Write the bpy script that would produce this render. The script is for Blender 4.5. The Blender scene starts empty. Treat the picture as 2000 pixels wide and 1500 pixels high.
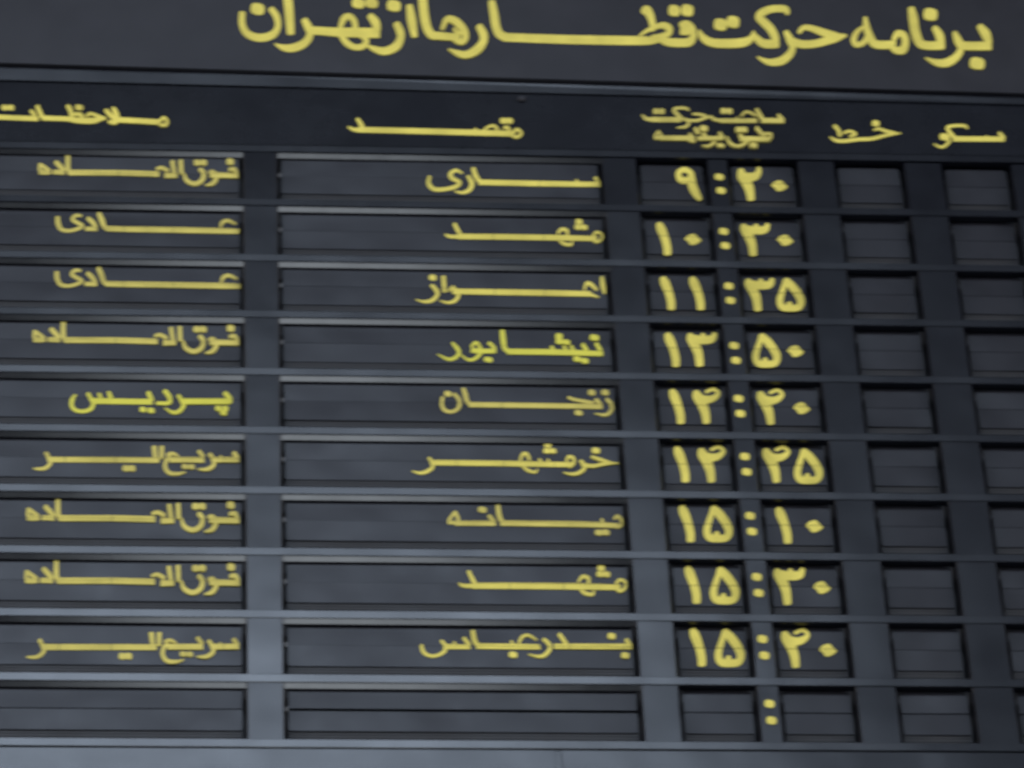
import bpy, bmesh, math, random
from mathutils import Vector, Matrix

random.seed(7)
scene = bpy.context.scene
col = scene.collection

# ------------------------------------------------------------------ camera
# Board frame: one unit = one row pitch (0.1 m); X to the right, Y up, Z out
# towards the hall.  The board hangs high on a wall, the camera is at eye level.
U = 0.1
HANG = 5.88
FPX, CX, CY = 8956.67, 1000.0, 750.0          # focal length and centre, photo pixels
RV = Vector((2.44872020, -0.0207398616, 0.105226649))
TV = Vector((-5.13393207, -3.22001303, 63.0759993))
RM = Matrix.Rotation(RV.length, 3, RV.normalized())
CAM = -(RM.transposed() @ TV)                  # camera place in board units


def W(x, y, z):
    """board units -> metres in the world"""
    return Vector((x * U, -z * U, HANG + y * U))


def WD(v):
    return Vector((v[0], -v[2], v[1]))


cam_data = bpy.data.cameras.new("camera")
cam = bpy.data.objects.new("camera", cam_data)
col.objects.link(cam)
right, down, fwd = WD(RM[0]), WD(RM[1]), WD(RM[2])
m = Matrix((right, -down, -fwd)).transposed().to_4x4()
m.translation = W(*CAM)
cam.matrix_world = m
cam_data.sensor_fit = 'HORIZONTAL'
cam_data.sensor_width = 36.0
cam_data.lens = 36.0 * FPX / 2000.0
cam_data.clip_start = 0.1
cam_data.clip_end = 200.0
cam_data.dof.use_dof = True                    # the photograph is softly out of focus
cam_data.dof.focus_distance = 2.5
cam_data.dof.aperture_fstop = 58.0
cam_data.dof.aperture_ratio = 0.52
scene.camera = cam

# ------------------------------------------------------------------ light
scene.view_settings.view_transform = 'Standard'
scene.view_settings.look = 'None'
scene.view_settings.exposure = 0.0
scene.view_settings.gamma = 1.0
world = bpy.data.worlds.new("World")
scene.world = world
world.use_nodes = True
bg = world.node_tree.nodes["Background"]
bg.inputs[0].default_value = (0.75, 0.85, 1.0, 1)
bg.inputs[1].default_value = 0.06


def area_lamp(name, az, el, dist, sx, sy, radiance, colour, target=(5.0, -4.0, 0.0)):
    """area lamp seen from the board under azimuth az (right +) and elevation el"""
    a, e = math.radians(az), math.radians(el)
    d = Vector((math.sin(a) * math.cos(e), -math.cos(a) * math.cos(e), math.sin(e)))
    lt = bpy.data.lights.new(name, 'AREA')
    lt.shape = 'RECTANGLE'
    lt.size, lt.size_y = sx, sy
    lt.energy = radiance * math.pi * sx * sy
    lt.color = colour
    ob = bpy.data.objects.new(name, lt)
    col.objects.link(ob)
    p = W(*target) + d * dist
    ob.location = p
    ob.rotation_euler = (-d).to_track_quat('-Z', 'Y').to_euler()
    return ob


# tall bright window of the hall behind the camera, mirrored softly in the board
area_lamp("hall_window", -3, 29.5, 14.0, 5.2, 1.8, 13.0, (0.70, 0.835, 1.03))
# added fill lights left and right, out of view: even light on the lettering
area_lamp("side_fill", -58, 6, 9.0, 5.0, 5.0, 9.5, (1.0, 0.96, 0.92))
area_lamp("side_fill", 62, 4, 9.0, 5.0, 5.0, 8.0, (1.0, 0.96, 0.92))
# lit floor strip below the board
area_lamp("floor_light", 2.4, -57, 5.0, 0.78, 2.4, 6.0, (0.86, 0.94, 1.02), target=(3.0, -5.0, 0.0))


# ------------------------------------------------------------------ materials
def material(name, base, rough, rough_var=0.06, scale=9.0, base_var=0.12, spec=0.5, bump=0.0):
    mt = bpy.data.materials.new(name)
    mt.use_nodes = True
    nt = mt.node_tree
    b = nt.nodes["Principled BSDF"]
    b.inputs["Specular IOR Level"].default_value = spec
    tc = nt.nodes.new("ShaderNodeTexCoord")
    # every object gets its own stretch of the noise, so no two flaps repeat
    oi = nt.nodes.new("ShaderNodeObjectInfo")
    mul = nt.nodes.new("ShaderNodeMath")
    mul.operation = 'MULTIPLY'
    mul.inputs[1].default_value = 37.0
    nt.links.new(oi.outputs["Random"], mul.inputs[0])
    add = nt.nodes.new("ShaderNodeVectorMath")
    add.operation = 'ADD'
    nt.links.new(tc.outputs["Object"], add.inputs[0])
    nt.links.new(mul.outputs[0], add.inputs[1])
    n1 = nt.nodes.new("ShaderNodeTexNoise")
    n1.inputs["Scale"].default_value = scale
    n1.inputs["Detail"].default_value = 9
    n1.inputs["Roughness"].default_value = 0.68
    nt.links.new(add.outputs[0], n1.inputs["Vector"])
    mr = nt.nodes.new("ShaderNodeMapRange")
    mr.inputs[1].default_value, mr.inputs[2].default_value = 0.3, 0.7
    mr.inputs[3].default_value, mr.inputs[4].default_value = rough - rough_var, rough + rough_var
    nt.links.new(n1.outputs[0], mr.inputs[0])
    nt.links.new(mr.outputs[0], b.inputs["Roughness"])
    n2 = nt.nodes.new("ShaderNodeTexNoise")
    n2.inputs["Scale"].default_value = scale * 4
    n2.inputs["Detail"].default_value = 8
    nt.links.new(add.outputs[0], n2.inputs["Vector"])
    ramp = nt.nodes.new("ShaderNodeValToRGB")
    ramp.color_ramp.elements[0].position, ramp.color_ramp.elements[1].position = 0.3, 0.7
    for i, s in ((0, 1 - base_var), (1, 1 + base_var)):
        ramp.color_ramp.elements[i].color = (base[0] * s, base[1] * s, base[2] * s, 1)
    nt.links.new(n2.outputs[0], ramp.inputs[0])
    nt.links.new(ramp.outputs[0], b.inputs["Base Color"])
    if bump:
        n3 = nt.nodes.new("ShaderNodeTexNoise")
        n3.inputs["Scale"].default_value = 5.0
        n3.inputs["Detail"].default_value = 2
        nt.links.new(add.outputs[0], n3.inputs["Vector"])
        bp = nt.nodes.new("ShaderNodeBump")
        bp.inputs["Strength"].default_value = bump
        bp.inputs["Distance"].default_value = 0.02
        nt.links.new(n3.outputs[0], bp.inputs["Height"])
        nt.links.new(bp.outputs[0], b.inputs["Normal"])
    return mt


M_BEZEL = material("blue_black_enamel", (0.0046, 0.0054, 0.009), 0.235, 0.025, 7, bump=0.10)
M_LIP = material("polished_lip", (0.0046, 0.0054, 0.009), 0.17, 0.03, 14)
M_TITLE = material("charcoal_panel", (0.0138, 0.0138, 0.0188), 0.36, 0.03, 6, bump=0.06)
M_HEAD = material("dark_heading_enamel", (0.0052, 0.0062, 0.0102), 0.27, 0.03, 6, bump=0.06)
M_FLAP = material("matt_black_flap", (0.0100, 0.0104, 0.0152), 0.355, 0.045, 12, bump=0.30, spec=0.42)
M_STACK = material("flap_edges", (0.017, 0.017, 0.020), 0.45, 0.05, 12)
M_CASE = material("black_casing", (0.040, 0.041, 0.047), 0.6, 0.05, 12)
M_PIN = material("grey_pin", (0.09, 0.09, 0.092), 0.45, 0.05, 20)
M_YELLOW = material("yellow_lettering", (0.61, 0.545, 0.115), 0.6, 0.05, 6, base_var=0.16, spec=0.3)
M_FADED = material("faded_yellow_lettering", (0.50, 0.445, 0.112), 0.62, 0.05, 6, base_var=0.2, spec=0.3)
M_LIME = material("fresh_yellow_lettering", (0.565, 0.555, 0.076), 0.6, 0.05, 6, base_var=0.1, spec=0.3)


# ------------------------------------------------------------------ mesh helpers
def build(name, bm, mat, parent=None, origin=None):
    """link a bmesh (board units, absolute) as one object; origin in board units"""
    me = bpy.data.meshes.new(name)
    o0 = Vector(origin) if origin else Vector((0, 0, 0))
    for v in bm.verts:
        c = v.co - o0
        v.co = (c[0] * U, -c[2] * U, c[1] * U)
    bmesh.ops.recalc_face_normals(bm, faces=bm.faces)
    bm.to_mesh(me)
    bm.free()
    me.materials.append(mat)
    ob = bpy.data.objects.new(name, me)
    col.objects.link(ob)
    if parent is not None:
        ob.parent = parent
        po = Vector(parent["_o"])
        ob.location = Vector(((o0[0] - po[0]) * U, -(o0[2] - po[2]) * U, (o0[1] - po[1]) * U))
    else:
        ob.location = W(*o0)
    ob["_o"] = list(o0)
    return ob


def empty(name, origin):
    ob = bpy.data.objects.new(name, None)
    ob.empty_display_size = 0.02
    col.objects.link(ob)
    ob.location = W(*origin)
    ob["_o"] = list(origin)
    return ob


def tag(o, label, cat, group=None):
    o["label"] = label
    o["category"] = cat
    if group:
        o["group"] = group


def box(bm, x0, x1, y0, y1, z0, z1, bevel=0.0):
    vs = [bm.verts.new((x, y, z)) for x in (x0, x1) for y in (y0, y1) for z in (z0, z1)]
    q = ((0, 1, 3, 2), (4, 6, 7, 5), (0, 4, 5, 1), (2, 3, 7, 6), (0, 2, 6, 4), (1, 5, 7, 3))
    fs = [bm.faces.new([vs[i] for i in f]) for f in q]
    if bevel:
        es = list({e for f in fs for e in f.edges})
        bmesh.ops.bevel(bm, geom=es, offset=bevel, segments=2, affect='EDGES', profile=0.5)


def prism_x(bm, prof, x0, x1):
    """closed (y, z) profile extruded along X"""
    a = [bm.verts.new((x0, y, z)) for y, z in prof]
    b = [bm.verts.new((x1, y, z)) for y, z in prof]
    n = len(prof)
    bm.faces.new(a)
    bm.faces.new(list(reversed(b)))
    for i in range(n):
        bm.faces.new((a[i], b[i], b[(i + 1) % n], a[(i + 1) % n]))


def prism_z(bm, poly, z0, z1):
    a = [bm.verts.new((x, y, z0)) for x, y in poly]
    b = [bm.verts.new((x, y, z1)) for x, y in poly]
    n = len(poly)
    bm.faces.new(list(reversed(a)))
    bm.faces.new(b)
    for i in range(n):
        bm.faces.new((a[i], a[(i + 1) % n], b[(i + 1) % n], b[i]))


def rounded(x0, x1, y0, y1, r, top, bottom):
    pts = []

    def corner(cx, cy, a0):
        for i in range(5):
            a = math.radians(a0 + 90 * i / 4)
            pts.append((cx + r * math.cos(a), cy + r * math.sin(a)))
    if bottom:
        corner(x0 + r, y0 + r, 180)
        corner(x1 - r, y0 + r, 270)
    else:
        pts.extend([(x0, y0), (x1, y0)])
    if top:
        corner(x1 - r, y1 - r, 0)
        corner(x0 + r, y1 - r, 90)
    else:
        pts.extend([(x1, y1), (x0, y1)])
    return pts


# ------------------------------------------------------------------ lettering
# Strokes were measured on the photograph; board_point() lays them on the
# (plane) surface that carries them, where they become thin raised lettering.
def board_point(px, py, z):
    d = Vector(((px - CX) / FPX, (py - CY) / FPX, 1.0))
    d = RM.transposed() @ d
    return CAM + d * ((z - CAM[2]) / d[2])


def catmull(pts, per=7):
    if len(pts) < 3:
        a, b = pts
        return [tuple(a[j] + (b[j] - a[j]) * i / 6 for j in range(3)) for i in range(7)]
    P = [pts[0]] + list(pts) + [pts[-1]]
    out = []
    for i in range(1, len(P) - 2):
        p0, p1, p2, p3 = P[i - 1:i + 3]
        for k in range(per):
            t = k / per
            out.append(tuple(0.5 * (2 * p1[j] + (p2[j] - p0[j]) * t + (2 * p0[j] - 5 * p1[j] + 4 * p2[j] - p3[j]) * t * t
                             + (3 * p1[j] - p0[j] - 3 * p2[j] + p3[j]) * t ** 3) for j in range(3)))
    out.append(tuple(pts[-1]))
    return out


def outline(stroke, flat=False):
    """left and right rails of a pen stroke, in photo pixels"""
    c = catmull(stroke)
    n = len(c)
    L, R = [], []
    for i in range(n):
        a, b = c[max(i - 1, 0)], c[min(i + 1, n - 1)]
        tx, ty = b[0] - a[0], b[1] - a[1]
        l = math.hypot(tx, ty) or 1.0
        nx, ny = -ty / l, tx / l
        h = max(c[i][2], 0.4) / 2
        L.append((c[i][0] + nx * h, c[i][1] + ny * h))
        R.append((c[i][0] - nx * h, c[i][1] - ny * h))

    def cap(p, q, sgn):
        tx, ty = (p[0] - q[0]), (p[1] - q[1])
        l = math.hypot(tx, ty) or 1.0
        tx, ty = tx / l, ty / l
        h = max(p[2], 0.4) / 2
        r = []
        for f, s in ((0.22, 0.85), (0.38, 0.5)):
            r.append(((p[0] + tx * h * f - ty * h * s * sgn, p[1] + ty * h * f + tx * h * s * sgn),
                      (p[0] + tx * h * f + ty * h * s * sgn, p[1] + ty * h * f - tx * h * s * sgn)))
        return r
    if not flat:
        for a, b in cap(c[0], c[1], -1):
            L.insert(0, a)
            R.insert(0, b)
        for a, b in cap(c[-1], c[-2], 1):
            L.append(a)
            R.append(b)
    return L, R


def ink(crop, items, thin=0.69):
    """items: lists of (x, y, w) = stroke, ('D', x, y, rx, ry) = dot, ('B', stroke) = flat-ended bar"""
    x0, y0, s = crop
    out = []
    for it in items:
        if it[0] == 'D':
            _, x, y, rx, ry = it
            poly = []
            for k in range(12):
                a = 2 * math.pi * k / 12
                e = 0.72
                ca, sa = math.cos(a), math.sin(a)
                if s > 3.6:
                    rx_, ry_ = rx * 0.88, ry * 0.88
                else:
                    rx_, ry_ = rx, ry
                if s < 3.2:
                    rx_, ry_ = rx * 0.9, ry * 0.9
                ux = math.copysign(abs(ca) ** e, ca) * rx_
                uy = math.copysign(abs(sa) ** e, sa) * ry_
                poly.append((x0 + (x + ux * 0.97 - uy * 0.10) / s, y0 + (y + uy * 0.97 + ux * 0.16) / s))
            out.append(('D', poly))
        else:
            flat = it[0] == 'B'
            st = it[1] if flat else it
            L, R = outline([(x0 + x / s, y0 + y / s, w / s * ((0.92 if thin > 0.65 else 0.84) if flat else (0.94 if s > 3.5 and s < 3.6 else thin))) for x, y, w in st], flat)
            out.append(('S', L, R))
    return out


def to_board(inked, z):
    res = []
    for it in inked:
        res.append((it[0],) + tuple([(lambda v: (v[0], v[1]))(board_point(x, y, z)) for x, y in rail] for rail in it[1:]))
    return res


def shift(b, dx, dy):
    return [(it[0],) + tuple([(x + dx, y + dy) for x, y in rail] for rail in it[1:]) for it in b]


def add_letters(bm, b, zf, off=0.004):
    """raise board-space lettering on the surface zf(x, y)"""
    k = 0
    for it in b:
        k += 1
        base = off + 0.0035 + k * 0.0009
        if it[0] == 'D':
            top = [bm.verts.new((x, y, zf(x, y) + base)) for x, y in it[1]]
            bot = [bm.verts.new((x, y, zf(x, y) + 0.0008)) for x, y in it[1]]
            bm.faces.new(top)
            n = len(top)
            for i in range(n):
                bm.faces.new((top[i], bot[i], bot[(i + 1) % n], top[(i + 1) % n]))
        else:
            L, R = it[1], it[2]
            n = len(L)
            tl, tr, bl, br = [], [], [], []
            for i in range(n):
                dz = base + 0.0006 * i / n
                tl.append(bm.verts.new((L[i][0], L[i][1], zf(*L[i]) + dz)))
                tr.append(bm.verts.new((R[i][0], R[i][1], zf(*R[i]) + dz)))
                bl.append(bm.verts.new((L[i][0], L[i][1], zf(*L[i]) + 0.0008)))
                br.append(bm.verts.new((R[i][0], R[i][1], zf(*R[i]) + 0.0008)))
            for i in range(n - 1):
                bm.faces.new((tl[i], tr[i], tr[i + 1], tl[i + 1]))
                bm.faces.new((tl[i], tl[i + 1], bl[i + 1], bl[i]))
                bm.faces.new((tr[i + 1], tr[i], br[i], br[i + 1]))
            bm.faces.new((tl[0], bl[0], br[0], tr[0]))
            bm.faces.new((tl[-1], tr[-1], br[-1], bl[-1]))


def bar(*pts):
    return ('B', list(pts))


# --- title line, three stretches
T1 = ink((440, 0, 3.571), [
    [(318, 62, 44), (358, 118, 48), (366, 190, 44), (328, 245, 56), (240, 266, 58), (155, 238, 52), (118, 172, 48), (118, 90, 46)],
    ('D', 225, 65, 50, 42),
    [(432, -40, 66), (446, 100, 64), (456, 236, 54)],
    [(550, 140, 46), (578, 190, 58), (592, 240, 52), (556, 300, 56), (480, 336, 60), (410, 336, 46), (345, 308, 8)],
    bar((585, 214, 58), (700, 222, 62), (800, 228, 68), (1000, 232, 74), (1078, 235, 72)),
    [(800, 198, 30), (826, 135, 46), (864, 116, 42), (898, 150, 44), (908, 205, 40)],
    [(810, 250, 44), (850, 305, 46), (910, 334, 42), (962, 324, 44), (984, 285, 40), (950, 250, 40)],
    [(1008, 112, 46), (1046, 158, 62), (1060, 215, 48)],
    ('D', 928, 28, 46, 34), ('D', 1020, 26, 46, 34),
    [(1192, 168, 48), (1218, 220, 56), (1222, 270, 54), (1188, 330, 60), (1110, 362, 56), (1040, 346, 40), (980, 316, 8)],
    ('D', 1175, 45, 50, 40),
    [(1284, 44, 46), (1300, 150, 64), (1320, 258, 42)],
    [(1374, -30, 64), (1386, 100, 64), (1406, 195, 62), (1440, 248, 58), (1490, 256, 56), (1630, 266, 52)],
    [(1512, 208, 28), (1545, 142, 44), (1600, 150, 54), (1656, 205, 56), (1674, 260, 50), (1648, 300, 40), (1600, 280, 40)],
    [(1596, 205, 22), (1616, 235, 26), (1640, 235, 30)],
    [(1768, 186, 46), (1798, 240, 58), (1800, 290, 56), (1758, 350, 62), (1680, 388, 54), (1620, 376, 40), (1555, 348, 8)],
])
T2 = ink((940, 0, 3.571), [
    [(72, 12, 50), (88, 100, 60), (102, 185, 60), (128, 240, 62), (180, 264, 60)],
    bar((150, 262, 62), (600, 278, 66), (1090, 286, 66), (1200, 284, 52), (1250, 274, 34)),
    [(1135, 92, 52), (1152, 72, 66), (1178, 112, 56), (1194, 170, 46), (1194, 215, 36)],
    [(1105, 250, 14), (1150, 220, 26), (1210, 192, 34), (1270, 180, 46), (1308, 200, 52), (1306, 235, 44), (1262, 254, 40), (1190, 262, 30)],
    [(1236, 272, 34), (1300, 296, 58), (1400, 302, 62), (1456, 292, 60), (1486, 240, 42)],
    [(1388, 180, 42), (1432, 172, 54), (1470, 206, 50), (1480, 260, 40)],
    [(1396, 220, 58), (1446, 224, 52)],
    ('D', 1345, 78, 42, 40), ('D', 1436, 76, 44, 42),
    [(1516, 216, 18), (1548, 268, 50), (1612, 302, 60), (1720, 308, 66), (1830, 300, 62), (1884, 268, 42), (1900, 222, 14)],
    ('D', 1668, 176, 48, 42), ('D', 1755, 158, 46, 42),
])
T3 = ink((1440, 0, 3.571), [
    [(112, 226, 14), (132, 264, 44), (180, 304, 60), (240, 310, 62), (282, 308, 58)],
    [(112, 226, 14), (96, 270, 40), (40, 296, 60), (-20, 304, 64)],
    [(350, 100, 30), (332, 66, 50), (240, 66, 52), (175, 90, 56), (150, 122, 52), (188, 160, 60), (232, 205, 58), (262, 262, 56), (268, 322, 50)],
    [(338, 222, 34), (368, 280, 58), (386, 330, 48), (366, 380, 54), (310, 426, 60), (240, 438, 50), (190, 426, 34), (140, 398, 8)],
    [(370, 286, 54), (450, 312, 58), (540, 308, 56), (620, 288, 58), (690, 266, 60), (760, 250, 16)],
    [(430, 230, 30), (462, 196, 36), (520, 202, 44), (600, 230, 54), (690, 258, 56)],
    [(892, 126, 26), (900, 190, 48), (920, 250, 54), (960, 310, 58), (1060, 316, 58), (1096, 296, 36)],
    [(876, 190, 18), (832, 230, 36), (812, 280, 42), (830, 318, 36), (880, 300, 40), (905, 262, 36)],
    [(1092, 278, 36), (1118, 236, 44), (1160, 250, 50), (1172, 300, 52), (1152, 352, 60), (1102, 352, 48), (1072, 318, 36)],
    [(1212, 60, 46), (1226, 130, 64), (1240, 220, 64), (1270, 300, 62), (1320, 322, 60), (1400, 322, 62), (1436, 322, 56)],
    [(1374, 196, 40), (1408, 248, 60), (1422, 306, 52)],
    ('D', 1346, 105, 50, 44),
    [(1514, 230, 32), (1540, 290, 58), (1560, 340, 48), (1528, 400, 54), (1460, 442, 60), (1390, 442, 46), (1310, 408, 8)],
    bar((1540, 312, 52), (1600, 326, 62), (1772, 326, 62)),
    [(1688, 186, 42), (1730, 240, 66), (1754, 306, 48)],
    ('D', 1672, 448, 54, 42),
])

# --- column headings
C_A, C_B, C_C, C_D = (0, 180, 4.0), (560, 200, 3.0303), (1200, 180, 4.762), (1580, 200, 4.762)
HEADINGS = {
    'remarks': ink(C_A, [
        [(-150, 145, 30), (-130, 178, 40), (-90, 192, 42)],
        bar((-100, 192, 42), (0, 200, 42), (250, 210, 42), (300, 213, 38)),
        ('D', 36, 122, 30, 26), ('D', 85, 122, 30, 26),
        [(290, 108, 44), (312, 160, 46), (334, 206, 40)], [(242, 146, 40), (272, 186, 40)],
        bar((330, 208, 42), (530, 215, 42), (600, 226, 48), (720, 230, 50), (780, 216, 36), (825, 212, 16)),
        [(528, 106, 42), (552, 150, 48), (560, 195, 44)], [(580, 178, 40), (625, 178, 46), (645, 205, 40)],
        ('D', 618, 122, 36, 26),
        [(676, 192, 30), (705, 172, 34), (770, 194, 34), (830, 212, 16)],
        [(826, 142, 38), (856, 178, 42), (896, 218, 40)],
        [(884, 124, 34), (904, 168, 58), (916, 215, 52), (892, 244, 54), (846, 236, 26)],
        bar((920, 224, 45), (1080, 232, 45), (1245, 243, 45)),
        [(1246, 236, 36), (1280, 206, 34), (1306, 236, 32), (1290, 268, 36), (1250, 264, 34)]]),
    'destination': ink(C_B, [
        [(418, 98, 30), (438, 130, 34), (458, 166, 28)], [(364, 148, 16), (400, 166, 32), (440, 168, 36)],
        bar((420, 166, 36), (900, 178, 38), (1340, 190, 36)),
        [(1112, 160, 20), (1125, 170, 24)], [(1165, 168, 14), (1190, 150, 22), (1225, 142, 24), (1250, 165, 24)],
        [(1285, 158, 22), (1302, 150, 28), (1318, 168, 24)],
        ('D', 1283, 112, 24, 20), ('D', 1318, 112, 24, 20),
        [(1338, 190, 28), (1362, 164, 26), (1388, 188, 24), (1362, 212, 28), (1334, 202, 22)]]),
    'time': ink(C_C, [
        [(258, 208, 20), (296, 248, 50), (360, 256, 58)], bar((340, 256, 56), (620, 258, 58)),
        ('D', 386, 178, 32, 32), ('D', 442, 178, 32, 32),
        [(694, 168, 24), (662, 148, 42), (580, 148, 44), (552, 168, 44), (588, 210, 54), (634, 256, 46)],
        [(650, 250, 44), (692, 284, 40), (662, 326, 40), (584, 336, 22)],
        [(670, 262, 40), (760, 268, 42), (840, 244, 42), (910, 226, 18)],
        [(728, 204, 34), (790, 208, 40), (856, 226, 38)],
        [(892, 222, 24), (930, 256, 46), (1000, 270, 48)], bar((980, 270, 48), (1325, 270, 50)),
        ('D', 1014, 175, 32, 32), ('D', 1070, 178, 32, 32), [(1138, 236, 24), (1150, 256, 30)],
        [(1180, 224, 34), (1220, 186, 34), (1270, 196, 36), (1316, 224, 26)],
        [(1322, 158, 46), (1350, 210, 56), (1384, 262, 46)], bar((1365, 270, 54), (1578, 272, 54)),
        [(1522, 212, 34), (1558, 252, 46)],
        [(404, 372, 36), (432, 420, 44), (386, 440, 48), (380, 410, 34), (404, 380, 28)],
        bar((420, 440, 50), (745, 442, 54)), [(706, 398, 44), (696, 456, 44), (744, 474, 38)],
        [(752, 344, 48), (776, 394, 48)], ('D', 830, 348, 44, 32), [(820, 396, 44), (862, 440, 40)],
        bar((770, 446, 44), (1012, 442, 44)), [(974, 388, 40), (1010, 440, 42)],
        [(935, 478, 40), (874, 520, 38), (815, 514, 16)], ('D', 986, 514, 42, 22),
        [(1040, 430, 24), (1076, 492, 42), (1140, 522, 42), (1200, 502, 42), (1236, 466, 36)],
        ('D', 1154, 362, 34, 30), ('D', 1206, 362, 34, 30), [(1165, 412, 50), (1190, 450, 50)],
        bar((1165, 452, 54), (1445, 456, 50)),
        [(1318, 342, 44), (1360, 390, 44), (1392, 424, 38)], [(1396, 404, 44), (1452, 408, 40), (1446, 450, 44)],
        ('D', 1290, 515, 44, 28)], 0.62),
    'track': ink(C_D, [
        [(236, 218, 50), (272, 260, 48), (288, 318, 42)],
        [(196, 326, 16), (245, 360, 44), (320, 368, 50), (450, 352, 50), (580, 346, 48), (700, 316, 44), (850, 290, 18)],
        [(320, 290, 34), (380, 272, 40), (432, 300, 38), (380, 322, 36)],
        [(602, 262, 26), (650, 250, 38), (720, 274, 44), (800, 292, 42)], ('D', 620, 198, 42, 34)]),
    'platform': ink(C_D, [
        [(1474, 248, 18), (1446, 220, 42), (1340, 220, 42), (1288, 236, 44), (1310, 282, 50), (1356, 338, 54)],
        bar((1335, 346, 52), (1818, 348, 52)), [(1768, 286, 44), (1812, 335, 44)], [(1645, 318, 26), (1660, 335, 34)],
        ('D', 1260, 328, 54, 38), [(1262, 322, 52), (1296, 356, 50)],
        [(1306, 372, 42), (1264, 414, 38), (1222, 426, 32), (1160, 396, 14)]]),
}

# --- words on the flaps
R_2, R_5, R_6, R_9 = (0, 400, 4.0), (0, 620, 4.0), (0, 850, 4.0), (0, 1080, 4.0)
EXPRESS = ink(C_A, [
    [(314, 562, 36), (310, 600, 36), (318, 624, 40)], [(316, 566, 34), (352, 592, 40), (388, 612, 26)],
    bar((304, 624, 42), (350, 630, 38), (396, 628, 34)),
    [(436, 548, 46), (472, 584, 50), (502, 614, 36)], bar((412, 627, 36), (506, 631, 38)),
    [(530, 498, 48), (530, 590, 52), (542, 632, 42)],
    bar((535, 632, 44), (925, 635, 44)), bar((929, 635, 44), (1245, 645, 44)),
    [(1222, 606, 30), (1262, 596, 38), (1312, 620, 42)], bar((1285, 656, 44), (1384, 656, 38)),
    [(1346, 545, 44), (1362, 640, 42)], [(1412, 540, 46), (1416, 640, 44)],
    [(1436, 640, 22), (1458, 694, 42), (1520, 722, 48), (1578, 692, 48), (1590, 640, 46), (1562, 606, 42)],
    ('D', 1540, 558, 30, 26), ('D', 1590, 558, 30, 26),
    [(1634, 636, 36), (1664, 632, 46), (1690, 672, 46), (1660, 720, 44), (1606, 734, 16)],
    bar((1640, 654, 44), (1862, 660, 42)), [(1790, 614, 36), (1830, 612, 44), (1852, 652, 34)],
    ('D', 1798, 553, 34, 28)])
ORDINARY = ink(R_2, [
    [(450, 98, 46), (454, 150, 50), (480, 194, 44), (540, 206, 38), (600, 192, 38), (644, 166, 36), (600, 140, 40),
     (566, 116, 38), (592, 86, 38), (636, 88, 28)],
    [(686, 106, 42), (724, 140, 50), (748, 176, 38)], bar((664, 190, 34), (760, 191, 38)),
    [(772, 68, 46), (795, 120, 56), (814, 174, 48), (844, 192, 42)],
    bar((828, 190, 44), (964, 194, 45)), bar((968, 194, 45), (1350, 200, 46)), bar((1354, 200, 46), (1820, 209, 44), (1862, 210, 28)),
    [(1722, 178, 26), (1738, 142, 40), (1782, 128, 38), (1842, 154, 26)]])
PARDIS = ink(R_5, [
    [(592, 606, 22), (566, 640, 42), (560, 690, 42), (590, 726, 40), (650, 736, 40), (710, 716, 44), (734, 670, 40)],
    [(686, 596, 40), (720, 652, 46)], bar((710, 655, 46), (1190, 662, 46)),
    [(772, 596, 30), (790, 640, 44)], [(848, 584, 30), (866, 634, 52)], [(1158, 588, 46), (1186, 650, 50)],
    ('D', 1116, 722, 30, 24), ('D', 1180, 730, 32, 24),
    [(1286, 576, 46), (1324, 628, 50), (1318, 672, 42), (1225, 674, 36)],
    [(1392, 612, 36), (1424, 660, 48), (1434, 692, 44), (1400, 736, 44), (1350, 746, 36), (1290, 712, 14)],
    bar((1425, 660, 48), (1796, 660, 48)), [(1756, 592, 46), (1796, 640, 50), (1800, 672, 32)],
    ('D', 1706, 715, 30, 24), ('D', 1760, 716, 28, 24), ('D', 1746, 750, 32, 22)])
FAST = ink(R_6, [
    [(358, 138, 40), (386, 190, 46), (390, 226, 42), (350, 260, 40), (300, 266, 32), (260, 262, 12)],
    bar((380, 192, 46), (505, 193, 46)), bar((510, 193, 46), (900, 195, 46)), bar((904, 195, 46), (1245, 198, 44)),
    ('D', 984, 262, 32, 28), ('D', 1032, 262, 32, 28),
    [(1204, 94, 52), (1214, 182, 48)], [(1264, 94, 48), (1262, 182, 48)],
    [(1392, 168, 22), (1350, 148, 36), (1308, 156, 30), (1332, 172, 30), (1302, 196, 38), (1290, 250, 42), (1320, 296, 42), (1380, 306, 38), (1448, 292, 16)],
    bar((1325, 196, 44), (1595, 198, 44)), [(1552, 128, 40), (1588, 172, 42)],
    ('D', 1445, 250, 30, 22), ('D', 1496, 252, 28, 22),
    [(1636, 152, 40), (1664, 190, 46), (1670, 236, 42), (1620, 270, 42), (1548, 270, 16)],
    bar((1655, 198, 42), (1750, 198, 42)), bar((1754, 198, 42), (1868, 198, 42)), [(1826, 142, 44), (1858, 186, 40)], [(1722, 170, 22), (1730, 185, 30)]])
S_2, S_5, S_6, S_9 = (780, 400, 4.545), (800, 630, 4.545), (800, 850, 4.545), (800, 1080, 4.348)
SARI = ink(C_B, [
    [(846, 440, 26), (840, 480, 34), (870, 514, 36), (930, 516, 34), (1000, 500, 34), (1022, 474, 32), (978, 450, 34), (970, 424, 32), (1002, 404, 26), (1040, 422, 14)],
    [(1072, 438, 28), (1096, 480, 36), (1080, 520, 34), (1040, 536, 26), (996, 528, 10)],
    [(1103, 392, 32), (1120, 440, 37), (1148, 476, 32)],
    bar((1135, 475, 34), (1490, 483, 34)), bar((1493, 483, 34), (1854, 488, 31)),
    [(1826, 448, 28), (1844, 480, 28)], [(1713, 460, 16), (1722, 472, 20)]])
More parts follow.
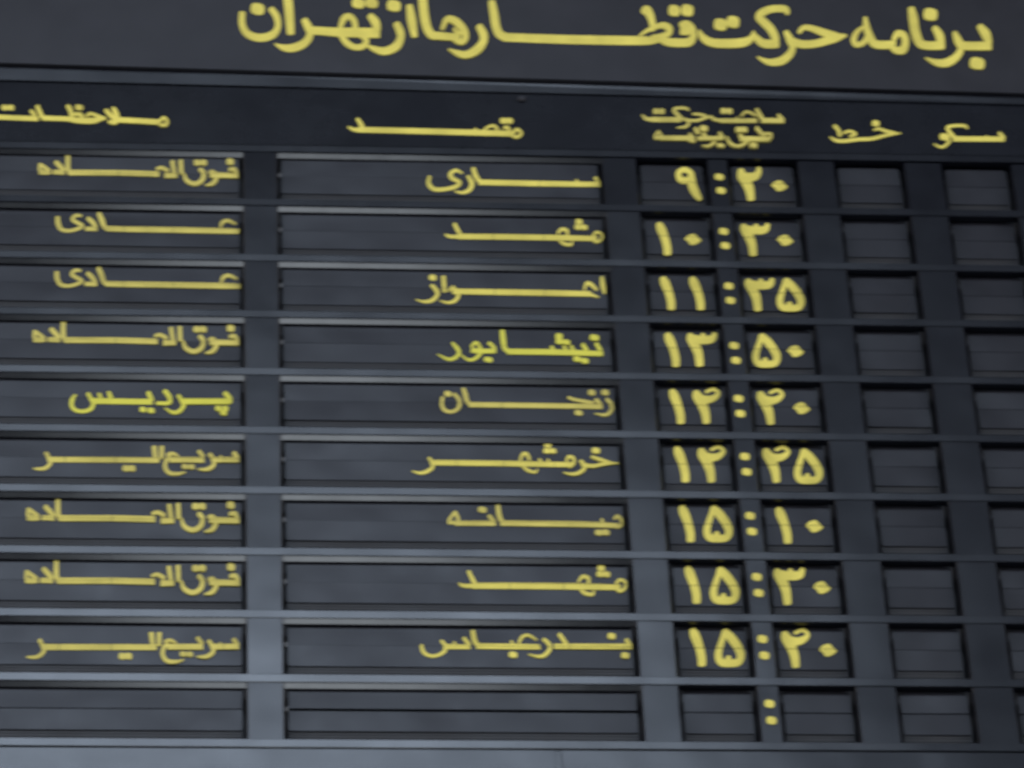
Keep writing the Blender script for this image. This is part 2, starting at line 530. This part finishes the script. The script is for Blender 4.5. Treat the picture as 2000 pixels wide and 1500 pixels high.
MASHHAD = ink(S_2, [
    [(488, 170, 40), (514, 220, 46), (544, 276, 48)], [(408, 264, 20), (446, 284, 42), (540, 286, 50)],
    bar((520, 285, 50), (830, 288, 52)), bar((835, 288, 52), (1280, 295, 52)), bar((1285, 295, 52), (1440, 298, 52), (1755, 306, 46)),
    [(1404, 262, 26), (1438, 222, 40), (1484, 232, 42), (1490, 270, 34)],
    [(1424, 326, 28), (1464, 352, 42), (1520, 360, 38), (1536, 332, 22)],
    ('D', 1594, 156, 36, 28), ('D', 1584, 204, 34, 26), ('D', 1640, 206, 34, 26),
    [(1716, 286, 36), (1748, 250, 34), (1794, 268, 32), (1792, 314, 36), (1750, 336, 38), (1716, 312, 30)]])
AHVAZ = ink(S_2, [
    [(286, 716, 40), (328, 760, 52), (336, 802, 46), (290, 850, 48), (220, 862, 36), (145, 842, 10)],
    ('D', 295, 650, 38, 30), [(390, 640, 54), (402, 774, 46)],
    [(440, 770, 22), (470, 736, 42), (504, 766, 48), (522, 812, 44), (490, 856, 42), (430, 872, 32), (355, 852, 10)],
    bar((470, 772, 50), (845, 779, 53)), bar((850, 779, 53), (1285, 787, 54)), bar((1290, 787, 54), (1700, 796, 50)),
    [(1640, 760, 26), (1664, 700, 40), (1708, 716, 44), (1752, 760, 34)], [(1690, 800, 44), (1768, 826, 18)],
    [(1796, 646, 38), (1806, 720, 60), (1822, 792, 34)]])
NEYSHABUR = ink(S_5, [
    [(378, 182, 32), (420, 228, 50), (438, 270, 46), (400, 316, 44), (340, 326, 40), (248, 282, 10)],
    [(548, 216, 40), (590, 180, 38), (624, 222, 40), (632, 270, 42), (580, 322, 40), (520, 332, 32), (448, 282, 10)],
    bar((545, 246, 44), (620, 256, 44), (765, 256, 42)), [(702, 182, 40), (746, 222, 46), (756, 258, 34)],
    ('D', 698, 332, 46, 26),
    [(822, 74, 58), (830, 150, 64), (844, 230, 58), (884, 262, 52)],
    bar((865, 262, 52), (1300, 268, 52), (1716, 282, 46)),
    [(1258, 216, 36), (1280, 252, 42)], [(1368, 214, 36), (1390, 254, 42)], [(1432, 210, 34), (1454, 256, 42)],
    ('D', 1326, 128, 38, 32), ('D', 1328, 172, 38, 28), ('D', 1390, 180, 40, 26),
    [(1536, 198, 46), (1570, 252, 50)], ('D', 1486, 330, 40, 27), ('D', 1554, 346, 40, 27),
    [(1656, 192, 42), (1694, 254, 48)], ('D', 1640, 140, 48, 30)])
ZANJAN = ink(S_5, [
    [(392, 634, 38), (428, 670, 44), (444, 720, 46), (424, 770, 44), (370, 796, 42), (312, 780, 44), (286, 730, 42), (294, 664, 36)],
    ('D', 340, 635, 38, 28),
    [(476, 586, 44), (494, 640, 56), (510, 700, 50), (545, 736, 46)],
    bar((525, 732, 50), (820, 736, 50)), bar((825, 736, 50), (1450, 745, 48), (1712, 752, 42)),
    [(1408, 668, 34), (1470, 690, 38), (1540, 702, 42), (1630, 722, 46)], ('D', 1500, 806, 42, 27),
    [(1652, 686, 46), (1694, 732, 48)], ('D', 1616, 626, 38, 29),
    [(1746, 682, 36), (1788, 728, 50), (1792, 780, 46), (1740, 826, 38), (1642, 812, 10)], ('D', 1735, 626, 40, 29)])
KHORRAM = ink(S_6, [
    [(172, 202, 38), (200, 250, 46), (202, 290, 44), (150, 326, 46), (90, 338, 36), (22, 320, 10)],
    bar((190, 245, 50), (415, 249, 51)), bar((420, 249, 51), (835, 255, 52)), bar((840, 255, 52), (1280, 263, 50)), bar((1284, 263, 50), (1450, 266, 48)),
    [(980, 230, 28), (1004, 174, 42), (1042, 174, 42), (1064, 222, 34)], [(1004, 280, 28), (1050, 316, 42), (1112, 334, 30), (1134, 306, 22)],
    [(1150, 214, 24), (1165, 235, 30)], [(1225, 218, 20), (1235, 235, 30)],
    ('D', 1225, 92, 36, 30), ('D', 1216, 146, 34, 26), ('D', 1270, 146, 36, 26),
    [(1392, 240, 34), (1410, 198, 36), (1452, 208, 36), (1456, 254, 40), (1416, 288, 36)],
    [(1516, 232, 40), (1550, 276, 50), (1542, 312, 46), (1490, 346, 42), (1430, 352, 30), (1366, 338, 10)],
    [(1530, 268, 44), (1620, 282, 44), (1700, 268, 42), (1780, 256, 36), (1856, 258, 10)],
    [(1614, 198, 32), (1680, 220, 42), (1770, 250, 36)], ('D', 1652, 145, 42, 30)])
MIYANEH = ink(S_6, [
    [(400, 680, 40), (424, 724, 44), (436, 770, 40)], [(396, 690, 30), (362, 738, 40), (350, 778, 42), (400, 776, 44)],
    bar((400, 785, 46), (765, 785, 50)), [(704, 716, 44), (746, 766, 46)], ('D', 645, 665, 45, 30),
    [(782, 628, 50), (796, 720, 60), (826, 780, 50)], bar((805, 785, 50), (1500, 795, 52), (1855, 806, 46)),
    [(1816, 748, 36), (1844, 724, 40), (1880, 760, 38), (1876, 806, 40), (1836, 826, 28)], [(1702, 748, 26), (1714, 772, 36)],
    ('D', 1678, 870, 40, 29), ('D', 1740, 868, 40, 29)])
BANDAR = ink(S_9, [
    [(102, 784, 40), (114, 838, 44), (160, 872, 42), (220, 876, 40), (286, 846, 44), (308, 800, 42), (270, 746, 36)],
    bar((285, 798, 46), (516, 801, 40)), [(460, 722, 40), (504, 780, 44)], [(376, 758, 22), (386, 780, 28)],
    [(536, 662, 50), (550, 740, 57), (582, 796, 48)], bar((565, 795, 50), (1060, 801, 46), (1090, 801, 30)), [(862, 750, 24), (876, 780, 30)],
    ('D', 878, 868, 42, 30),
    [(928, 766, 34), (958, 716, 38), (1010, 704, 34), (1080, 744, 16)],
    [(1136, 736, 40), (1180, 774, 46), (1190, 820, 46), (1140, 876, 44), (1080, 882, 32), (1008, 864, 10)],
    [(1270, 692, 42), (1304, 740, 46), (1338, 790, 42)], bar((1225, 798, 44), (1355, 800, 46)), bar((1360, 800, 46), (1888, 801, 48)),
    ('D', 1715, 712, 40, 30), [(1838, 740, 46), (1870, 790, 42)], ('D', 1830, 876, 40, 30)])

# --- digits, each with the photo pixel of its box centre
N_1, N_2, N_4, N_6 = (1200, 180, 4.762), (1220, 420, 4.762), (1240, 640, 4.762), (1240, 860, 4.762)
DIGITS = {
    '1': (ink(N_2, [[(316, 82, 56), (336, 128, 86), (372, 216, 78), (394, 305, 76), (396, 366, 72)]], 0.93), (1293.9, 465.4)),
    '0': (ink(N_2, [[(562, 224, 10), (598, 222, 74), (632, 230, 112), (668, 238, 78), (708, 240, 10)]], 0.93), (1353.3, 468.7)),
    '3': (ink(N_2, [[(1106, 92, 46), (1112, 128, 84), (1150, 190, 92), (1182, 268, 82), (1196, 372, 72)],
                    [(1110, 132, 78), (1230, 148, 76), (1304, 136, 72), (1330, 88, 44)],
                    [(1216, 92, 36), (1236, 134, 60)]], 0.93), (1473.5, 467.2)),
    '5': (ink(N_2, [[(1496, 606, 56), (1552, 662, 78), (1612, 738, 78), (1640, 806, 74), (1618, 862, 66), (1540, 872, 66),
                     (1466, 860, 66), (1444, 800, 66), (1462, 726, 58), (1484, 660, 52), (1498, 606, 50)],
                    [(1532, 836, 60), (1534, 816, 36)]], 0.93), (1544.2, 574.8)),
    '4': (ink(N_4, [[(566, 596, 56), (582, 640, 96), (622, 710, 96), (652, 790, 84), (666, 886, 70)],
                    [(610, 668, 86), (690, 672, 72), (748, 648, 56), (776, 612, 36), (730, 576, 34), (660, 602, 32)]], 0.93), (1378.6, 792.7)),
    '2': (ink(N_1, [[(1174, 722, 54), (1188, 780, 100), (1226, 836, 104), (1256, 910, 88), (1270, 1002, 72)],
                    [(1228, 796, 88), (1306, 786, 78), (1342, 740, 56), (1336, 706, 36)]], 0.93), (1462.9, 359.5)),
    '9': (ink(N_1, [[(606, 806, 62), (598, 752, 56), (650, 722, 52), (706, 752, 58), (716, 806, 74), (726, 876, 84), (758, 944, 76), (798, 1002, 44)],
                    [(604, 812, 66), (650, 826, 64), (712, 816, 70)]], 0.93), (1344.9, 358.9)),
}
TIMES = [
    [[('9', 1344.9, 358.9)], [('2', 1462.9, 359.5), ('0', 1522.3, 364.2)]],
    [[('1', 1293.9, 465.4), ('0', 1353.3, 468.7)], [('3', 1473.5, 467.2), ('0', 1533.3, 470.4)]],
    [[('1', 1301.7, 571.8), ('1', 1359.0, 572.2)], [('3', 1482.5, 574.8), ('5', 1544.2, 574.8)]],
    [[('1', 1310.6, 682.0), ('3', 1369.4, 682.0)], [('5', 1496.8, 683.5), ('0', 1553.5, 687.2)]],
    [[('1', 1319.8, 792.7), ('4', 1378.6, 792.7)], [('4', 1503.8, 794.3), ('0', 1565.5, 798.5)]],
    [[('1', 1329.0, 905.6), ('4', 1388.5, 906.2)], [('4', 1515.1, 906.6), ('5', 1579.1, 909.1)]],
    [[('1', 1338.9, 1021.7), ('5', 1402.7, 1021.7)], [('1', 1527.9, 1024.8), ('0', 1590.3, 1029.0)]],
    [[('1', 1350.4, 1141.2), ('5', 1415.8, 1142.3)], [('3', 1540.5, 1144.0), ('0', 1605.0, 1148.6)]],
    [[('1', 1360.5, 1262.6), ('5', 1425.5, 1263.7)], [('4', 1552.6, 1265.9), ('0', 1616.9, 1271.0)]],
    [[], []],
]
COLON = (ink(N_2, [('D', 920, 155, 50, 36), ('D', 936, 287, 50, 36)]), (1414.7, 466.4))
COLONS = [(1406.2, 359.5), (1414.7, 466.4), (1424.7, 573.3), (1435.3, 690.0), (1444.1, 793.7), (1456.3, 907.2),
          (1466.4, 1023.4), (1479.6, 1143.1), (1490.6, 1264.8), (1504.5, 1391.4)]


def placed(template, ref, at, z):
    b = to_board(template, z)
    p, q = board_point(*ref, z), board_point(*at, z)
    return shift(b, q[0] - p[0], q[1] - p[1])


# word per row: (strokes, reference pixel, pixel where the reference lands, material)
BASE_E = (465.5, 345.0)
REMARKS = [
    (EXPRESS, BASE_E, (465.5, 345.0), M_FADED),
    (ORDINARY, (465, 452.5), (465, 452.5), M_FADED),
    (ORDINARY, (465, 452.5), (467, 560.0), M_FADED),
    (EXPRESS, BASE_E, (467, 671.5), M_FADED),
    (PARDIS, (0, 0), (0, 0), M_LIME),
    (FAST, (466.5, 899.5), (466.5, 899.5), M_FADED),
    (EXPRESS, BASE_E, (467.5, 1018.5), M_FADED),
    (EXPRESS, BASE_E, (468.5, 1140.5), M_FADED),
    (FAST, (466.5, 899.5), (466.5, 1264.5), M_FADED),
    None]
PLACES = [
    (SARI, (0, 0), (0, 0), M_YELLOW),
    (MASHHAD, (1165, 467), (1165, 467), M_YELLOW),
    (AHVAZ, (0, 0), (0, 0), M_YELLOW),
    (NEYSHABUR, (0, 0), (0, 0), M_LIME),
    (ZANJAN, (0, 0), (0, 0), M_FADED),
    (KHORRAM, (0, 0), (0, 0), M_YELLOW),
    (MIYANEH, (0, 0), (0, 0), M_FADED),
    (MASHHAD, (1165, 467), (1210.5, 1147.5), M_YELLOW),
    (BANDAR, (0, 0), (0, 0), M_YELLOW),
    None]

# ------------------------------------------------------------------ the board
BX0, BX1 = -3.3, 13.5
COLS = {'remark': (-2.75, 1.431), 'destination': (1.903, 6.394), 'hour': (6.88, 7.868), 'minute': (8.155, 9.133),
        'track': (9.652, 10.633), 'platform': (11.162, 12.143)}
WIDE = ('remark', 'destination')
THICK = 0.12                                    # depth of the row bezels
board = empty("departure_board", (5.0, -4.0, -0.6))
tag(board, "dark blue-black station departure board with yellow Persian title, column headings and row bezels", "departure board")

bm = bmesh.new()
box(bm, BX0 - .1, BX1 + .1, -11.3, 3.9, -2.6, -0.62)
build("housing", bm, M_CASE, board, (5, -4, -1))


def title_low(x):
    return 1.500 - 0.0165 * x


def ledge_low(x):
    return 1.262 - 0.0092 * x


def head_low(x):
    return 0.035 + 0.0025 * x


bm = bmesh.new()
prism_z(bm, [(BX0, title_low(BX0)), (BX1, title_low(BX1)), (BX1, 3.8), (BX0, 3.8)], -0.55, 0.075)
title = build("title_panel", bm, M_TITLE, board, (5, 2.6, 0))
bm = bmesh.new()
for t in (T1, T2, T3):
    add_letters(bm, to_board(t, 0.075), lambda x, y: 0.075)
build("lettering", bm, M_YELLOW, title, (5, 2.2, 0.075))

# ledge under the title: front face leans slightly down
bm = bmesh.new()
lv = []
for x in (BX0, BX1):
    for y, z in ((title_low(x) - 0.004, 0.012), (ledge_low(x), 0.0), (ledge_low(x), -0.5), (title_low(x) - 0.004, -0.5)):
        lv.append(bm.verts.new((x, y, z)))
for f in ((0, 1, 2, 3), (7, 6, 5, 4), (0, 4, 5, 1), (1, 5, 6, 2), (2, 6, 7, 3), (3, 7, 4, 0)):
    bm.faces.new([lv[i] for i in f])
build("ledge", bm, M_BEZEL, board, (5, 1.35, 0))

sx, sy, _z = board_point(1019, 193, 0.0)
bm = bmesh.new()
bmesh.ops.create_cone(bm, cap_ends=True, segments=14, radius1=0.055, radius2=0.04, depth=0.03, matrix=Matrix.Translation((sx, sy, 0.012)))
build("screw", bm, M_TITLE, board, (sx, sy, 0.012))

HZT, HZB = -0.030, 0.012


def head_z(x, y):
    t = (1.2 - y) / 1.1
    return HZT + (HZB - HZT) * t


bm = bmesh.new()
lv = []
for x in (BX0, BX1):
    yt, yb = ledge_low(x) - 0.004, head_low(x) + 0.09
    for y, z in ((yt, head_z(x, yt)), (yb, head_z(x, yb)), (yb, -0.5), (yt, -0.5)):
        lv.append(bm.verts.new((x, y, z)))
for f in ((0, 1, 2, 3), (7, 6, 5, 4), (0, 4, 5, 1), (1, 5, 6, 2), (2, 6, 7, 3), (3, 7, 4, 0)):
    bm.faces.new([lv[i] for i in f])
heading = build("heading_strip", bm, M_HEAD, board, (5, 0.7, 0))
for k, v in HEADINGS.items():
    bm = bmesh.new()
    add_letters(bm, to_board(v, -0.009), head_z)
    c = sum((x.co for x in bm.verts), Vector()) / len(bm.verts)
    build("lettering", bm, M_FADED if k == "time" else M_YELLOW, heading, tuple(c))
# thin rail under the headings, it carries the first row
bm = bmesh.new()
lv = []
for x in (BX0, BX1):
    yt, yb = head_low(x) + 0.086, head_low(x) - 0.028
    for y, z in ((yt, 0.002), (yb, 0.0), (yb, -THICK), (yt, -THICK)):
        lv.append(bm.verts.new((x, y, z)))
for f in ((0, 1, 2, 3), (7, 6, 5, 4), (0, 4, 5, 1), (1, 5, 6, 2), (2, 6, 7, 3), (3, 7, 4, 0)):
    bm.faces.new([lv[i] for i in f])
build("rail", bm, M_BEZEL, board, (5, 0.05, 0))

edges = [BX0]
for a, b in COLS.values():
    edges += [a, b]
edges.append(BX1)
BEZEL_TILT = [-0.9, 0.3, 0.0, 0.25, 0.1, 0.2, 0.1, 0.2, 0.45, -0.45]   # the row plates do not hang quite flush
DIVIDERS = [(edges[i], edges[i + 1]) for i in range(0, len(edges), 2)]
for k in range(10):
    y0 = -float(k)
    bm = bmesh.new()
    for i, (a, b) in enumerate(DIVIDERS):
        # post with slightly canted shoulders
        top = y0 - 0.006
        if k == 0:
            top = y0 + 0.0
        s = 0.018
        prof = [(a, -THICK), (a, -s), (a + s, 0.0), (b - s, 0.0), (b, -s), (b, -THICK)]
        lo = [bm.verts.new((x, y0 - 0.872, z)) for x, z in prof]
        hi = [bm.verts.new((x, top, z)) for x, z in prof]
        bm.faces.new(lo)
        bm.faces.new(list(reversed(hi)))
        for j in range(6):
            bm.faces.new((lo[j], lo[(j + 1) % 6], hi[(j + 1) % 6], hi[j]))
    # rail along the foot of the row, leaning a little down
    prism_x(bm, [(y0 - 0.870, -THICK + .001), (y0 - 0.870, 0.000), (y0 - 0.878, 0.0038), (y0 - 0.984, 0.0010), (y0 - 0.994, -0.007), (y0 - 0.994, -THICK + .001)], BX0, BX1)
    # canted lip at the head of the two wide openings
    bez = build("row_bezel", bm, M_BEZEL, board, (5, y0 - 0.5, 0))
    for c in WIDE:
        a, b = COLS[c]
        bm = bmesh.new()
        w = random.uniform(-0.002, 0.002)
        prism_x(bm, [(y0 - 0.003, -0.007), (y0 - 0.050 + w, -0.058), (y0 - 0.050 + w, -THICK + 0.032), (y0 - 0.003, -THICK + 0.032)], a + 0.003, b - 0.003)
        build("lip", bm, M_LIP, bez, ((a + b) / 2, y0 - 0.03, -0.05))
    bez.rotation_euler[0] = math.radians(BEZEL_TILT[k])
    bm = bmesh.new()
    add_letters(bm, placed(COLON[0], COLON[1], COLONS[k], 0.0), lambda x, y: 0.0)
    build("colon", bm, M_YELLOW, bez, (8.0, y0 - 0.45, 0))

seam = board_point(1091, 1480, 0)[0]
for a, b in ((BX0, seam - 0.03), (seam + 0.03, BX1)):
    bm = bmesh.new()
    box(bm, a, b, -11.25, -10.012, -0.3, 0.004, bevel=0.008)
    build("base_panel", bm, M_BEZEL, board, ((a + b) / 2, -10.6, 0))
bm = bmesh.new()
box(bm, seam - 0.2, seam + 0.2, -11.2, -10.05, -0.5, -0.302)
box(bm, seam - 0.028, seam + 0.028, -11.2, -10.016, -0.3, -0.012)
build("seam_strip", bm, M_BEZEL, board, (seam, -10.6, 0))

# ------------------------------------------------------------------ flap displays
ROW = ["9:20", "10:30", "11:35", "13:50", "14:40", "14:45", "15:10", "15:30", "15:40", "empty bottom"]
TOWN = ["Sari", "Mashhad", "Ahvaz", "Neyshabur", "Zanjan", "Khorramshahr", "Miyaneh", "Mashhad", "Bandar Abbas"]
GROUPS = {'remark': "remark flap displays", 'destination': "destination flap displays", 'hour': "hour flap displays",
          'minute': "minute flap displays", 'track': "blank track flap displays", 'platform': "blank platform flap displays"}


def split_letters(b, z, ymid, gap, upper):
    bm = bmesh.new()
    add_letters(bm, b, lambda x, y: z)
    if upper:
        bmesh.ops.bisect_plane(bm, geom=bm.verts[:] + bm.edges[:] + bm.faces[:], plane_co=(0, ymid + gap, 0), plane_no=(0, 1, 0), clear_inner=True)
    else:
        bmesh.ops.bisect_plane(bm, geom=bm.verts[:] + bm.edges[:] + bm.faces[:], plane_co=(0, ymid - gap, 0), plane_no=(0, 1, 0), clear_outer=True)
    return bm


DEST_TILT = [(0.6, 0.2), (0.2, -0.2), (0.5, 0.3), (-0.6, 0.6), (-0.2, -0.4), (0.6, 0.3), (-0.3, -0.3), (0.5, 0.2), (-1.0, 0.1), (-0.9, -0.3)]


def tilt_of(cname, k, upper):
    if cname == 'destination':
        return DEST_TILT[k][0 if upper else 1] + random.uniform(-.1, .1)
    return random.uniform(-0.6, 0.6)


for k in range(10):
    y0 = -float(k)
    for cname, (xa, xb) in COLS.items():
        wide = cname in WIDE
        z = -0.095 if wide else -0.115
        mid = y0 - (0.352 if wide else 0.340)
        half = 0.325
        inset = 0.055 if wide else 0.06
        gap = 0.002 if wide else 0.004
        if k == 9:
            gap = 0.022 if cname == 'destination' else (0.010 if not wide else 0.008)
        d = empty("flap_display", ((xa + xb) / 2, y0 - 0.9, -0.3))
        # dark tray that holds the flaps
        bm = bmesh.new()
        e = 0.03
        box(bm, xa - e, xb + e, y0 - 0.99, y0 + 0.0, -0.40, -0.36)
        box(bm, xa - e, xa - e + 0.02, y0 - 0.985, y0 - 0.005, -0.36, -THICK - 0.002)
        box(bm, xb + e - 0.02, xb + e, y0 - 0.985, y0 - 0.005, -0.36, -THICK - 0.002)
        build("casing", bm, M_CASE, d, ((xa + xb) / 2, y0 - 0.5, -0.38))
        bm = bmesh.new()
        for i in range(4):
            box(bm, xa + inset, xb - inset, mid - half - 0.040 * (i + 1), mid - half - 0.040 * i + (0.002 if i == 0 else -0.003), z - 0.06 - 0.010 * i, z - 0.021 - 0.008 * i)
        build("flap_stack", bm, M_STACK, d, ((xa + xb) / 2, mid - half - 0.1, z))
        if wide:
            for xp in (xa + 0.012,):
                bm = bmesh.new()
                box(bm, xp, xp + 0.04, mid - 0.03, mid + 0.035, z - 0.03, z + 0.012)
                build("hinge_pin", bm, M_PIN, d, (xp, mid, z))
        # lettering in board space
        b, mat = None, M_YELLOW
        zl = z
        if wide:
            spec = (REMARKS if cname == 'remark' else PLACES)[k]
            if spec:
                if spec[1] == spec[2]:
                    b = to_board(spec[0], zl)
                else:
                    b = placed(spec[0], spec[1], spec[2], zl)
                mat = spec[3]
        elif cname in ('hour', 'minute'):
            b = []
            for ch, px, py in TIMES[k][0 if cname == 'hour' else 1]:
                b += placed(DIGITS[ch][0], DIGITS[ch][1], (px, py), zl)
        for upper in (True, False):
            bm = bmesh.new()
            if upper:
                prism_z(bm, rounded(xa + inset, xb - inset, mid + gap, mid + half, 0.05, True, False), z - 0.02, z)
            else:
                prism_z(bm, rounded(xa + inset, xb - inset, mid - half, mid - gap, 0.03, False, True), z - 0.02, z)
            f = build("flap", bm, M_FLAP, d, ((xa + xb) / 2, mid, z - 0.01))
            # every leaf hangs a touch differently
            f.rotation_euler = (math.radians(tilt_of(cname, k, upper)), 0, math.radians(random.uniform(-0.35, 0.35)) if not wide else math.radians(random.uniform(-0.08, 0.08)))
            if b:
                lb = split_letters(b, z, mid, gap, upper)
                if len(lb.faces):
                    build("lettering", lb, mat, f, ((xa + xb) / 2, mid, z))
                else:
                    lb.free()
        r = ROW[k]
        row = "empty bottom row" if k == 9 else r + " row"
        if cname == 'remark':
            if k == 9:
                lab = "wide blank remark flap display in the empty bottom row, at the left edge"
            else:
                kind = {0: "long yellow Persian remark for special train", 1: "yellow Persian remark for ordinary train"}
                word = ["special", "ordinary", "ordinary", "special", None, "express", "special", "special", "express"][k]
                if word:
                    lab = f"wide black flap with yellow Persian remark for {word}, left of {TOWN[k]} at {r}"
                else:
                    lab = f"wide black flap with short lime-yellow Persian remark, left of {TOWN[k]} at {r}"
        elif cname == 'destination':
            if k == 9:
                lab = "wide blank destination flap display with open middle gap in the empty bottom row"
            else:
                tone = "lime-yellow" if k == 3 else "yellow"
                lab = f"wide black flap display with {tone} Persian lettering for {TOWN[k]}, departing {r}"
        elif cname in ('hour', 'minute'):
            if k == 9:
                lab = f"square blank {cname} flap display beside the colon in the empty bottom row"
            else:
                n = r.split(':')[0 if cname == 'hour' else 1]
                lab = f"square black {cname} flap showing yellow Persian {n} in the {r} row"
        else:
            lab = f"square blank {cname} flap display in the {row}"
        tag(d, lab, "flap display", GROUPS[cname])

for o in bpy.data.objects:
    if "_o" in o:
        del o["_o"]
